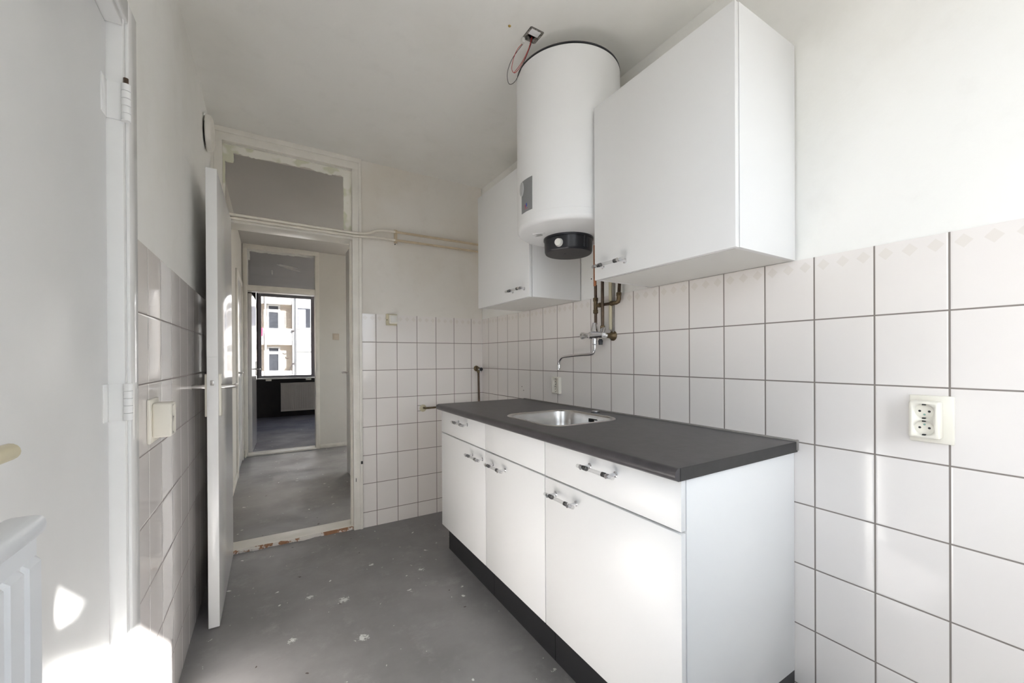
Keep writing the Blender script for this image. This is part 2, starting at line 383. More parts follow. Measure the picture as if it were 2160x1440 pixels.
# window wall behind the camera: unseen window opening added on the right to let the sun in
wb = BM()
for d in ((-1.95, -.76, YF - .10, YF, 0, ZC + 1.), (-.10, .006, YF - .10, YF, 0, ZC), (-.76, -.10, YF - .10, YF, 2.36, ZC + 1.0), (-.76, -.10, YF - .10, YF, 0, .85)): box(wb, *d)
struct(obj('wall_front', wb, 'plaster'))
d4 = sempty('window_2', (-.06, YF - .10, 0))
b = BM()
dv = Vector((-.43, -.9, 0)).normalized(); nv = Vector((dv.y, -dv.x, 0)) * .02
def slab(bm, s0, s1, z0, z1):
    o = Vector((-.06, YF - .10, 0)); vs = []
    for s in (s0, s1):
        for k in (-1, 1):
            for z in (z0, z1): p = o + dv * s + nv * k; vs.append(bm.verts.new((p.x, p.y, z)))
    for q in ((0, 1, 3, 2), (4, 6, 7, 5), (0, 4, 5, 1), (2, 3, 7, 6), (0, 2, 6, 4), (1, 5, 7, 3)): bm.faces.new([vs[i] for i in q])
slab(b, 0.0, .05, .88, 2.305); slab(b, .70, .76, .88, 2.305); slab(b, .05, .70, 2.200, 2.305); slab(b, .05, .70, .88, .98)
obj('sash', b, 'gloss', d4)  # unseen open sash, placed so its top rail shades the sun patch
# hall
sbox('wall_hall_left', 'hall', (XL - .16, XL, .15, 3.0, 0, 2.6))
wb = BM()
for d in ((.9, 1.05, .15, 1.1, 0, 2.6), (.9, 1.05, 2.3, 3.0, 0, 2.6), (.9, 1.05, 1.1, 2.3, 0, 1.1), (.9, 1.05, 1.1, 2.3, 2.0, 2.6)): box(wb, *d)  # gap is an unseen window added to brighten the hall
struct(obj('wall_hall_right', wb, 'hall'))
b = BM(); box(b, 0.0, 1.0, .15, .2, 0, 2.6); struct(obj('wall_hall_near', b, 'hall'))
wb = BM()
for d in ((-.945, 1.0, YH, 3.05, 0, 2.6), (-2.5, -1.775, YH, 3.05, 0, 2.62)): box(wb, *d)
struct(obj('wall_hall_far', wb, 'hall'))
sbox('baseboard_hall_left', 'frame', (XL, XL + .012, .16, 1.86, 0, .07), .002)
sbox('baseboard_hall_far', 'frame', (-.945, .9, YH - .012, YH, 0, .05), .002)
# far room
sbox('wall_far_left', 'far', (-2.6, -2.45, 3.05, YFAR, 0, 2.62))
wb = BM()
for d in ((2.05, 2.2, 3.05, 4.4, 0, 2.62), (2.05, 2.2, 5.6, YFAR, 0, 2.62), (2.05, 2.2, 4.4, 5.6, 0, .9), (2.05, 2.2, 4.4, 5.6, 1.7, 2.62)): box(wb, *d)  # gap is an unseen side window added to light the far room
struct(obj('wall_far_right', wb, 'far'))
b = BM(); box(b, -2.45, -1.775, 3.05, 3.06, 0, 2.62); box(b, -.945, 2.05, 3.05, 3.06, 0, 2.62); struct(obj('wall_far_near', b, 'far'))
wb = BM()
for d in ((-2.5, 2.1, YFAR, YFAR + .15, 0, .78), (-2.5, 2.1, YFAR, YFAR + .15, 2.56, 2.62), (-2.5, -1.74, YFAR, YFAR + .15, .78, 2.56), (1.6, 2.1, YFAR, YFAR + .15, .78, 2.56)): box(wb, *d)
struct(obj('wall_far_window', wb, 'darkwall'))

# window of the far room
w1 = sempty('window_1', (-1.7, YFAR, .8))
b = BM()
box(b, -1.735, -1.71, YFAR - .02, YFAR + .12, .80, 2.55)
obj('window_post', b, 'windark', w1)
b = BM()
for (x0, x1) in ((-1.71, -.68), (-.67, .42), (.43, 1.58)):
    box(b, x0, x0 + .06, YFAR, YFAR + .06, .80, 2.52, .004); box(b, x1 - .07, x1, YFAR, YFAR + .06, .80, 2.52, .004)
    box(b, x0 + .06, x1 - .07, YFAR, YFAR + .06, 2.46, 2.52); box(b, x0 + .06, x1 - .07, YFAR, YFAR + .06, .80, .85)
obj('window_frame', b, 'winframe', w1)
b = BM()
for (x0, x1) in ((-1.65, -.75), (-.61, .35), (.49, 1.51)): box(b, x0, x1, YFAR + .025, YFAR + .031, .85, 2.46)
obj('window_pane', b, 'glass', w1)
bx('window_sill', 'winframe', (-1.735, 1.6, YFAR - .09, YFAR, .785, .80), w1, .003)
bx('lintel_board', 'windark', (-1.735, 1.6, YFAR - .03, YFAR + .1, 2.525, 2.56), w1)
for x in (-1.58, -.86):
    bx('sill_clip', 'ivory', (x, x + .10, YFAR - .10, YFAR - .07, .745, .775), w1, .003)

# ------------------------------------------------------------ door frames and trims
def architrave(bm, x0, x1, xo0, xo1, ztop, zo, y0, y1):
    """stepped casing: side pieces and head"""
    for (a, c, yy) in ((xo0, x0, 0), (x1, xo1, 0)):
        box(bm, a, c, y0, y1, 0, ztop, .002)
    box(bm, xo0, xo1, y0, y1, zo, ztop, .002)
t = sempty('trim_1', (-1.37, 0, 0))
b = BM()
box(b, -.962, -.943, -.016, .02, 0, 2.585, .002); box(b, -1.003, -.962, -.010, .02, 0, 2.585, .002)
box(b, -1.799, -1.775, -.016, .02, 0, 2.585, .002); box(b, -1.775, -1.735, -.010, .02, 0, 2.585, .002)
box(b, -1.79, -.943, -.0165, .02, 2.55, 2.587, .002); box(b, -1.775, -.962, -.0105, .02, 2.503, 2.552, .002)
obj('casing', b, 'frame', t)
b = BM()
box(b, -1.0, -.956, .02, .155, 0, 2.50); box(b, -1.79, -1.745, .02, .155, 0, 2.50); box(b, -1.745, -1.0, .02, .155, 2.52, 2.60)
box(b, -1.745, -1.0, .021, .154, 2.5, 2.52)
box(b, -1.012, -1.0, .045, .07, 0, 2.02)
obj('jamb', b, 'frame', t)
b = BM(); box(b, -1.745, -1.0, -.004, .155, 2.018, 2.062, .003); box(b, -1.745, -1.0, .02, .05, 2.062, 2.078)
obj('cross_rail', b, 'frame', t)
b = BM(); box(b, -1.745, -1.0, .03, .034, 2.065, 2.51)
obj('transom_pane', b, 'transom1', t)
b = BM(); box(b, -.957, -.9435, -.0168, -.0155, .455, .475); box(b, -.99, -.986, -.0108, -.0095, .335, .36); obj('chipped_spot', b, 'hole', t)
# threshold of the kitchen doorway, scuffed
th = sempty('trim_2', (-1.37, .08, 0))
b = BM(); box(b, -1.76, -.985, .03, .16, 0, .022, .004); obj('threshold_plank', b, 'frame', th)
b = BM()
xs = [-1.74 + i * .0105 for i in range(72)]
pr_ = [(x, .012 + .009 * math.sin(x * 37) * math.sin(x * 11) + random.uniform(-.003, .003)) for x in xs]
for i in range(len(xs) - 1):
    y0 = pr_[i][1]; y1 = pr_[i + 1][1]
    vs = [b.verts.new(p) for p in ((xs[i], y0, .0), (xs[i + 1], y1, .0), (xs[i + 1], y1, .012), (xs[i], y0, .012), (xs[i], .034, .0), (xs[i + 1], .034, .0), (xs[i + 1], .034, .019), (xs[i], .034, .019))]
    for q in ((0, 1, 2, 3), (3, 2, 6, 7), (4, 5, 1, 0), (4, 7, 6, 5), (0, 3, 7, 4), (1, 5, 6, 2)): b.faces.new([vs[k] for k in q])
obj('worn_edge', b, 'wood', th, label='bare wood edge where the white paint has come off')

# far door frame
t = sempty('trim_3', (-1.36, YH, 0))
b = BM()
box(b, -.985, -.945, YH - .022, YH + .02, 0, 2.585, .002); box(b, -1.775, -1.733, YH - .022, YH + .02, 0, 2.585, .002)
box(b, -1.775, -.945, YH - .023, YH + .02, 2.545, 2.60, .002)
box(b, -.945, -.935, YH - .012, YH, 0, 2.60)
obj('casing', b, 'frame', t)
b = BM()
box(b, -.985, -.94, YH + .02, 3.06, 0, 2.6); box(b, -1.78, -1.735, YH + .02, 3.06, 0, 2.6); box(b, -1.735, -.985, YH + .02, 3.06, 2.55, 2.6)
obj('jamb', b, 'frame', t)
b = BM(); box(b, -1.735, -.985, YH - .018, 3.06, 2.03, 2.10, .002); obj('cross_rail', b, 'frame', t)
b = BM(); box(b, -1.735, -.985, YH + .05, YH + .054, 2.10, 2.55); obj('transom_pane', b, 'transom2', t)
sbox('trim_4', 'frame', (-1.735, -.985, YH - .03, 3.07, 0, .022), .004)
# door frame in the hall's left wall
t = sempty('trim_5', (XL, 2.33, 0))
b = BM()
box(b, XL, XL + .018, 1.88, 1.95, 0, 2.10, .003); box(b, XL, XL + .018, 2.72, 2.79, 0, 2.10, .003); box(b, XL, XL + .018, 1.95, 2.72, 2.04, 2.10, .003)
obj('casing', b, 'frame', t)
d = sempty('door_5', (XL, 2.33, 0)); bx('door_leaf', 'gloss', (XL, XL + .008, 1.95, 2.72, .01, 2.04), d, .002)
b = BM(); cyl(b, (XL + .008, 2.02, 1.05), (XL + .05, 2.02, 1.05), .008); cyl(b, (XL + .045, 2.02, 1.05), (XL + .045, 2.13, 1.05), .008); obj('door_handle', b, 'alu', d)
# heating pipe stub in the hall corner
p = thing('heating_pipe', 'short white pipe stub with a fitting at the foot of the hall wall', 'pipe', (XL + .03, 2.86, 0))
b = BM(); cyl(b, (XL + .03, 2.86, 0), (XL + .03, 2.86, .1), .008); lathe(b, (XL + .03, 2.86, .02), (0, 0, 1), [(0, .013), (.03, .013)]); cyl(b, (XL, 2.86, .09), (XL + .03, 2.86, .09), .008)
obj('pipe', b, 'pipewhite', p)

# ------------------------------------------------------------ doors
def lever(bm, base, out, along, mi=0, l=.11, r=.0085, proj=.048):
    b0 = Vector(base); o = Vector(out); a = Vector(along)
    lathe(bm, b0, o, [(0, .011), (.012, .011)], 20, mi)
    pts = [b0, b0 + o * (proj - .012), b0 + o * (proj - .003) + a * .004, b0 + o * proj + a * .014, b0 + o * proj + a * l]
    tube(bm, pts, r, 16, mi)
d1 = sempty('door_1', (-1.712, -.02, 0))
b = BM(); box(b, -1.733, -1.692, -.765, -.008, .008, 2.032, .002); obj('door_leaf', b, 'gloss', d1)
for s, x in ((1, -1.692), (-1, -1.733)):
    b = BM(); lo, hi = (x, x + .009 * s) if s > 0 else (x - .009, x)
    prof = rrect(-.745, -.705, .936, 1.125, .008)
    prism(b, prof, 'yz', lo, hi, 0)
    lever(b, (x + .009 * s, -.725, 1.068), (s, 0, 0), (0, 1, 0), 1)
    obj('door_handle', b, ['ivory', 'alu'], d1)
b = BM(); box(b, -1.727, -1.698, -.7662, -.7645, .965, 1.20, .0004); obj('lock_plate', b, 'gloss', d1)
b = BM(); box(b, -1.720, -1.707, -.770, -.766, 1.075, 1.098, .002); obj('latch', b, 'steel', d1)
for z in (.3, 1.75):
    b = BM(); lathe(b, (-1.735, -.006, z), (0, 0, 1), [(0, .006), (.085, .006)], 12); obj('hinge', b, 'frame', d1)
# far room door, half seen, ajar
d2 = sempty('door_2', (-1.73, 3.07, 0))
b = BM(); p0 = Vector((-1.733, 3.07, 0)); dr = Vector((.028, .72, 0)).normalized(); nn = Vector((dr.y, -dr.x, 0))
def leaf(bm, p0, dr, nn, L, th, z0, z1, s0=0.):
    vs = [bm.verts.new((p0 + dr * s + nn * k) + Vector((0, 0, z))) for s in (s0, L) for k in (0, th) for z in (z0, z1)]
    for q in ((0, 1, 3, 2), (4, 6, 7, 5), (0, 4, 5, 1), (2, 3, 7, 6), (0, 2, 6, 4), (1, 5, 7, 3)): bm.faces.new([vs[i] for i in q])
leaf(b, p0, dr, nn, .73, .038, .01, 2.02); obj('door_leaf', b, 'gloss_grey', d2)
b = BM(); h0 = p0 + dr * .67 + nn * .038; h0.z = 1.05
leaf(b, p0 + nn * .038, dr, nn, .69, .006, .96, 1.16, .65); lever(b, h0, nn, -dr)
obj('door_handle', b, 'alu', d2)
# cupboard door in the left wall
d3 = sempty('door_3', (-1.78, -1.72, 0))
b = BM(); box(b, -1.84, -1.80, -2.56, -1.742, .01, 1.935, .002); obj('door_leaf', b, 'satin', d3)
for z in (.33, 1.055, 1.725):
    hz = sempty('hinge', (-1.766, -1.742, z)); del hz['kind']; hz.parent = d3; hz.location = Vector((-1.766, -1.742, z)) - d3.location
    b = BM()
    for k in range(5): lathe(b, (-1.767, -1.742, z + k * .0165), (0, 0, 1), [(0, .0078), (.0005, .0086), (.0155, .0086), (.016, .0078)], 16)
    obj('knuckle', b, 'gloss', hz)
    b = BM(); box(b, -1.801, -1.7985, -1.775, -1.742, z, z + .082, .001); box(b, -1.80, -1.770, -1.7425, -1.7405, z, z + .082, .0); obj('hinge_plate', b, 'gloss', hz)
    if z > 1.5:
        b = BM(); cyl(b, (-1.767, -1.742, z + .0825), (-1.767, -1.742, z + .096), .0045); obj('hinge_pin', b, 'pipebrown', hz)
b = BM(); lever(b, (-1.80, -2.50, 1.105), (1, 0, 0), (0, 1, 0), 0, .105, .008, .097); prism(b, rrect(-2.52, -2.48, 1.0, 1.2, .006), 'yz', -1.80, -1.793)
obj('door_handle', b, 'ivory_old', d3, label='olive beige lever handle')
t = sempty('trim_6', (XL, -1.66, 0))
b = BM()
box(b, XL - .01, -1.767, -1.72, -1.655, 0, 2.01, .004); box(b, XL - .01, -1.767, -2.66, -2.58, 0, 2.01, .004); box(b, XL - .01, -1.767, -2.58, -1.72, 1.955, 2.01, .004)
obj('casing', b, 'gloss', t)
b = BM(); box(b, -1.84, -1.772, -1.740, -1.72, 0, 1.96, .003); box(b, -1.84, -1.775, -2.58, -2.562, 0, 1.96, .003); box(b, -1.84, -1.772, -2.562, -1.74, 1.937, 1.956, .003)
obj('jamb', b, 'gloss', t)
# hall right door, leaf swung into the hall
d6 = sempty('door_6', (-.81, 1.55, 0))
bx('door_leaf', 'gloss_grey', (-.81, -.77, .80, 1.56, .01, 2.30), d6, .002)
b = BM(); lever(b, (-.81, 1.50, 1.05), (-1, 0, 0), (0, -1, 0)); obj('door_handle', b, 'alu', d6)

# ------------------------------------------------------------ cabinet handle (clear bar with chrome posts)
def handle_bm(face, yc, z, L=.165, side=-1):
    """bar runs along y, stands off a face whose outside is at x=face"""
    b = BM(); xo = face + side * .034; py = .058
    for s in (-1, 1):
        y = yc + s * py
        lathe(b, (face, y, z), (side, 0, 0), [(0, .009), (.002, .009), (.004, .0055), (.026, .0055), (.030, .007), (.042, .007)], 16, 1)
        lathe(b, (xo, y - s * .024, z), (0, s, 0), [(0, .0065), (.001, .0078), (.005, .0078), (.0055, .0066), (.0075, .0066), (.008, .0078), (.014, .0078), (.015, .0066)], 18, 2)
        lathe(b, (xo, y + s * .009, z), (0, s, 0), [(0, .0065), (.012, .0065), (.016, .0055)], 18, 0)
        lathe(b, (xo, y - s * .006, z), (0, s, 0), [(0, .0074), (.015, .0074)], 18, 1)
    cyl(b, (xo, yc - py + .006, z), (xo, yc + py - .006, z), .0062, 18, 0)
    return b
HM = ['acrylic', 'chrome', 'darkchrome']

# base cabinets
def base_cab(label, y0, y1, drawer_label, drawer_handle, door_handle, end_panel=False):
    t = thing('base_cabinet', label, 'cabinet', (-.29, (y0 + y1) / 2, 0), 'white base cabinets under the worktop')
    b = BM()
    yi0 = y0; box(b, -.566, -.002, y0, y0 + .016, .148, .874, .0006); box(b, -.566, -.002, y1 - .016, y1, .148, .874, .0006)
    box(b, -.566, -.002, y0 + .016, y1 - .016, .148, .166); box(b, -.02, -.002, y0 + .016, y1 - .016, .166, .874); box(b, -.548, -.48, y0 + .016, y1 - .016, .722, .744)
    obj('carcass', b, 'melamine', t)
    g = .0016
    dn = 'drawer' if drawer_handle is not None else 'front_panel'
    b = BM(); box(b, -.586, -.568, y0 + g, y1 - g, .7372, .873, .0012); dr_ = obj(dn, b, 'melamine', t)
    if drawer_handle is not None: obj('handle', handle_bm(-.586, drawer_handle, .831), HM, dr_)
    b = BM(); box(b, -.586, -.568, y0 + g, y1 - g, .163, .7305, .0012); dd = obj('door', b, 'melamine', t)
    obj('handle', handle_bm(-.586, door_handle, .684), HM, dd)
    b = BM(); box(b, -.540, -.524, y0 + .001, y1 - .001, 0, .147)
    if end_panel: box(b, -.524, -.002, y0 + .001, y0 + .014, 0, .147)
    obj('plinth', b, 'plinth', t, label='black kickboard')
    return t
base_cab('white base cabinet with one drawer at the far end, nearest the back wall', -1.192, -.598, '', -.922, -1.102)
base_cab('middle white base cabinet under the sink, blank panel above its door', -1.693, -1.1925, '', None, -1.329)
base_cab('nearest and widest white base cabinet, its plain side panel facing the viewer', -2.297, -1.6935, '', -2.007, -1.821, True)

# worktop with rounded front edge
wt = thing('worktop', 'charcoal grey laminate worktop with a rounded front edge on the base cabinets', 'worktop', (-.3, -1.46, .875))
prof = [(-.001, .8745), (-.001, .909)]
for i in range(0, 13):
    a = math.radians(90 + 180 * i / 12); prof.append((-.606 + .0185 * math.cos(a) * 1.0, .8915 + .0175 * math.sin(a)))
prof[-1] = (-.606, .8745)
b = BM(); prism(b, prof, 'xz', -2.306, -.606)
for f in b.faces:
    if abs(f.normal.y) < .5: f.smooth = False
top = obj('slab', b, 'worktop', wt)
c1 = BM(); prism(c1, rrect(-.512, -.128, -1.648, -1.242, .085, 10), 'xy', .86, .93)
cut(top, [c1])
bx('end_band', 'worktop_end', (-.604, -.002, -2.3072, -2.3058, .8755, .9085), wt, .0)
b = BM(); box(b, -.010, -.001, -2.309, -.64, .907, .915, .003); box(b, -.010, -.0005, -2.312, -2.303, .880, .916, .003)
obj('sealant_bead', b, 'sealant', wt)
# sink
sk = thing('sink', 'rounded square stainless steel sink set flush in the charcoal worktop', 'sink', (-.32, -1.445, .909))
b = BM()
def loop(x0, x1, y0, y1, r, z): return [b.verts.new((p[0], p[1], z)) for p in rrect(x0, x1, y0, y1, r, 10)]
specs = [(-.524, -.116, -1.660, -1.230, .095, .9092), (-.523, -.117, -1.659, -1.231, .095, .9112), (-.510, -.130, -1.646, -1.244, .085, .9108), (-.505, -.135, -1.641, -1.249, .08, .905),
         (-.498, -.142, -1.634, -1.256, .075, .85), (-.492, -.148, -1.628, -1.262, .072, .79), (-.478, -.162, -1.614, -1.276, .065, .765), (-.44, -.20, -1.57, -1.32, .06, .757), (-.34, -.30, -1.465, -1.425, .018, .753)]
prev = None
for sp in specs:
    cur = loop(*sp)
    if prev:
        for i in range(len(cur)):
            f = b.faces.new((prev[i], prev[(i + 1) % len(cur)], cur[(i + 1) % len(cur)], cur[i])); f.smooth = True
    prev = cur
b.faces.new(prev)
obj('basin', b, 'steel', sk)
b = BM()
for i in range(5): box(b, -.146, -.136, -1.449 - i * .011 - .004, -1.449 - i * .011, .872 if i < 3 else .884, .889, .001)
obj('overflow_slots', b, 'hole', sk)
b = BM(); lathe(b, (-.32, -1.445, .7535), (0, 0, 1), [(0, .04), (.002, .04), (.003, .034)], 28); obj('drain', b, 'chrome', sk)
tc = thing('tap_hole_cover', 'small round chrome cap on the worktop behind the sink', 'cover', (-.066, -1.412, .909))
b = BM(); lathe(b, (-.066, -1.412, .9088), (0, 0, 1), [(0, .024), (.003, .024), (.004, .021)], 32); obj('rim', b, 'black', tc)
b = BM(); lathe(b, (-.066, -1.412, .9125), (0, 0, 1), [(0, .017), (.003, .017), (.0045, .012)], 32); obj('cap', b, 'chrome', tc)

# wall cabinets
def wall_cab(label, y0, y1, hy):
    t = thing('wall_cabinet', label, 'cabinet', (-.17, (y0 + y1) / 2, 1.508), 'white wall cabinets either side of the water heater')
    b = BM()
    box(b, -.3245, -.001, y0, y0 + .016, 1.508, 2.218, .0006); box(b, -.3245, -.001, y1 - .016, y1, 1.508, 2.218, .0006)
    box(b, -.315, -.001, y0 + .016, y1 - .016, 2.202, 2.218); box(b, -.02, -.001, y0 + .016, y1 - .016, 1.524, 2.202)
    obj('carcass', b, 'melamine', t)
    bx('bottom_panel', 'melamine_in', (-.315, -.001, y0 + .016, y1 - .016, 1.5085, 1.524), t)
    b = BM(); box(b, -.345, -.327, y0 + .001, y1 - .001, 1.507, 2.216, .0012); d = obj('door', b, 'melamine', t)
    obj('handle', handle_bm(-.345, hy, 1.554), HM, d)
wall_cab('white wall cabinet nearest the viewer, right of the water heater', -2.302, -1.714, -1.822)
wall_cab('white wall cabinet far left of the water heater, next to the back wall', -1.226, -.632, -1.121)

# ------------------------------------------------------------ water heater
BX, BY, BR = -.282, -1.467, .24
wh = thing('water_heater', 'tall white cylindrical electric water heater hung between the wall cabinets', 'water heater', (BX, BY, 1.69))
b = BM(); pf = []
z0, z1 = 1.748, 2.492
pf = [(0, .02), (.001, .115), (.010, .18), (.0185, .215), (.021, .225), (.0225, .229), (.027, .235), (.034, .2388), (.041, BR), (.0415, BR), (.066, BR), (.0662, BR - .0006), (.0676, BR - .0006), (.068, BR), (z1 - z0 - .004, BR), (z1 - z0, BR - .004)]
lathe(b, (BX, BY, z0), (0, 0, 1), pf, 96); obj('tank', b, 'enamel', wh)
b = BM(); lathe(b, (BX, BY, 2.4925), (0, 0, 1), [(0, BR - .006), (.001, BR), (.006, BR), (.008, BR - .004)], 96); obj('top_gasket', b, 'black', wh, label='black rim round the top')
b = BM(); lathe(b, (BX, BY, 2.50), (0, 0, 1), [(0, BR - .008), (.012, .20), (.02, .1)], 96); obj('top_lid', b, 'enamel', wh)
# wall bracket
for y in (-.125, .105): bx('bracket', 'enamel', (-.06, -.002, BY + y, BY + y + .02, 2.2, 2.3), wh)
# black terminal cap with a flat cut for the knob
RC = .113; n0 = Vector((-.80, -.05, 0))
ca = math.radians(206)         # direction the flat faces
ch = .40                       # half angle of the flat
ring_ = []
for i in range(96):
    a = 2 * PI * i / 96; dlt = (a - ca + PI) % (2 * PI) - PI
    r = RC if abs(dlt) > ch else RC * math.cos(ch) / math.cos(dlt)
    ring_.append((math.cos(a) * r, math.sin(a) * r, abs(dlt) <= ch))
b = BM(); prev = None
for (z, k, flat) in ((1.755, 1., False), (1.751, 1.03, False), (1.741, 1.03, False), (1.7405, 1., True), (1.69, .985, True), (1.682, .96, True), (1.679, .93, True)):
    cur = []
    for i in range(96):
        a = 2 * PI * i / 96
        x, y = (ring_[i][0], ring_[i][1]) if flat else (math.cos(a) * RC, math.sin(a) * RC)
        cur.append(b.verts.new((BX + x * k, BY + y * k, z)))
    if prev:
        for i in range(96): b.faces.new((prev[i], prev[(i + 1) % 96], cur[(i + 1) % 96], cur[i])).smooth = True
    prev = cur
f = b.faces.new(prev); f.material_index = 1
obj('terminal_cover', b, ['black', 'blackmat'], wh, label='black plastic cover under the tank')
fd = Vector((math.cos(ca), math.sin(ca), 0)); fp = Vector((BX, BY, 0)) + fd * RC * math.cos(ch)
b = BM(); kp = Vector((fp.x, fp.y - .004, 1.709))
lathe(b, kp - fd * .002, fd, [(0, .019), (.002, .019), (.003, .0175), (.014, .0165), (.016, .015)], 28); obj('temperature_knob', b, 'connector', wh, label='white temperature knob')
b = BM(); ra = math.radians(272); rp = Vector((BX + math.cos(ra) * RC * .97, BY + math.sin(ra) * RC * .97, 0))
cyl(b, (rp.x, rp.y, 1.69), (rp.x, rp.y, 1.758), .006, 14); cyl(b, (rp.x + .016, rp.y + .001, 1.69), (rp.x + .016, rp.y + .001, 1.758), .004, 14); obj('screw_boss', b, 'black', wh)
b = BM(); lathe(b, (BX - .02, BY, 1.678), (0, 0, 1), [(0, .004), (.003, .004)], 12); obj('cover_screw', b, 'hole', wh)
# control sticker wrapped on the tank
def wrap(bm, a0, a1, z0, z1, r0, r1, n=14, mi=0):
    g = []
    for i in range(n + 1):
        a = math.radians(a0 + (a1 - a0) * i / n)
        g.append([bm.verts.new((BX + r * math.cos(a), BY + r * math.sin(a), z)) for r, z in ((r0, z0), (r1, z0), (r1, z1), (r0, z1))])
    for i in range(n):
        for k in range(4): f = bm.faces.new((g[i][k], g[i][(k + 1) % 4], g[i + 1][(k + 1) % 4], g[i + 1][k])); f.material_index = mi
    for e in (g[0], g[-1]): f = bm.faces.new(e); f.material_index = mi
b = BM(); wrap(b, 172, 191.3, 1.835, 1.978, BR - .001, BR + .0012); st = obj('control_sticker', b, 'panelgrey', wh, label='grey control panel sticker')
b = BM(); wrap(b, 181.2, 183.0, 1.857, 1.871, BR + .001, BR + .0018, 4, 0); wrap(b, 179.6, 181.0, 1.853, 1.866, BR + .001, BR + .0018, 4, 1); wrap(b, 178.6, 184.2, 1.848, 1.850, BR + .001, BR + .0018, 6, 1)
obj('emblem', b, ['blue', 'redprint'], st)
b = BM(); a = math.radians(173); gp = Vector((BX + BR * math.cos(a), BY + BR * math.sin(a), 1.945)); gd = Vector((math.cos(a), math.sin(a), 0))
gu = Vector((-gd.y, gd.x, 0))
rings(b, [(gp, gu, Vector((0, 0, 1)), .018, .032), (gp + gd * .004, gu, Vector((0, 0, 1)), .017, .031), (gp + gd * .007, gu, Vector((0, 0, 1)), .008, .022)], 28)
obj('gauge', b, 'panellight', wh)
# data label on the underside
b = BM(); lx, ly, lz = -.432, -1.448, 1.7525
ang = math.radians(-60); ux = Vector((math.cos(ang), math.sin(ang), 0)); uy = Vector((-ux.y, ux.x, 0))
def lab(bm, u0, u1, v0, v1, z0, z1, mi):
    vs = [bm.verts.new(Vector((lx, ly, 0)) + ux * u + uy * v + Vector((0, 0, z))) for u in (u0, u1) for v in (v0, v1) for z in (z0, z1)]
    for q in ((0, 1, 3, 2), (4, 6, 7, 5), (0, 4, 5, 1), (2, 3, 7, 6), (0, 2, 6, 4), (1, 5, 7, 3)): f = bm.faces.new([vs[i] for i in q]); f.material_index = mi
lab(b, -.030, .030, -.018, .018, lz, lz + .006, 0)
lab(b, -.028, .026, .013, .0155, lz - .0006, lz, 1)
for k in range(5): lab(b, -.018 + .004 * (k % 2), .012, .008 - k * .005, .0088 - k * .005, lz - .0006, lz, 1)
lab(b, .022, .027, .002, .006, lz - .0006, lz, 1)
obj('data_label', b, ['paper', 'ink'], wh)

# pipes under the heater
pp = thing('water_pipe', 'left brown supply pipe running down from the water heater into the tap', 'pipe', (-.04, -1.392, 1.36))
b = BM(); cyl(b, (-.042, -1.392, 1.362), (-.042, -1.392, 1.565), .0078, 16); obj('pipe', b, 'pipebrown', pp)
b = BM(); cyl(b, (-.0455, -1.392, 1.56), (-.0455, -1.392, 1.772), .0078, 16); obj('upper_pipe', b, 'copper', pp, label='bright copper length')
b = BM()
for z in (1.490, 1.428): lathe(b, (-.042, -1.392, z - .011), (0, 0, 1), [(0, .0095), (.003, .0128), (.019, .0128), (.022, .0095)], 8)
cyl(b, (-.042, -1.392, 1.43), (-.042, -1.392, 1.49), .0105); lathe(b, (-.040, -1.402, 1.459), (0, -1, 0), [(0, .009), (.01, .009), (.011, .0125), (.024, .0125), (.026, .009)], 8)
obj('tee_fitting', b, 'brass', pp)
pp = thing('water_pipe', 'middle brown pipe of the three, going straight down to the tap body', 'pipe', (-.052, -1.45, 1.34))
b = BM(); cyl(b, (-.052, -1.453, 1.34), (-.052, -1.453, 1.772), .0078, 16); obj('pipe', b, 'pipebrown', pp)
b = BM(); lathe(b, (-.052, -1.453, 1.332), (0, 0, 1), [(0, .010), (.003, .0125), (.015, .0125), (.02, .009)], 8); obj('compression_nut', b, 'brass', pp)
pp = thing('water_pipe', 'right brown pipe turning through an elbow beneath the near wall cabinet', 'pipe', (-.03, -1.545, 1.455))
b = BM(); tube(b, [(-.025, -1.546, 2.45), (-.025, -1.546, 1.6), (-.033, -1.546, 1.485)], .0078, 16); cyl(b, (-.033, -1.53, 1.459), (-.038, -1.42, 1.459), .0075, 16); obj('pipe', b, 'pipebrown', pp)
b = BM(); tube(b, [(-.033, -1.546, 1.50), (-.033, -1.546, 1.475), (-.033, -1.541, 1.463), (-.033, -1.528, 1.459), (-.033, -1.50, 1.459)], .0105, 16)
lathe(b, (-.033, -1.546, 1.49), (0, 0, 1), [(0, .0125), (.016, .0125), (.018, .009)], 8); lathe(b, (-.033, -1.508, 1.459), (0, 1, 0), [(0, .0125), (.014, .0125), (.016, .009)], 8)
obj('elbow_fitting', b, 'brass', pp)
cd = thing('conduit', 'yellowed white conduit running vertically on the tiled wall behind the brown pipes', 'conduit', (-.01, -1.465, 1.335))
b = BM(); cyl(b, (-.0105, -1.468, 1.33), (-.0105, -1.468, 2.57), .0095, 14); obj('tube', b, 'ivory_old', cd)
b = BM(); box(b, -.012, 0, -1.487, -1.479, 1.31, 1.62, .002); obj('edge_filler', b, 'sealant', cd)

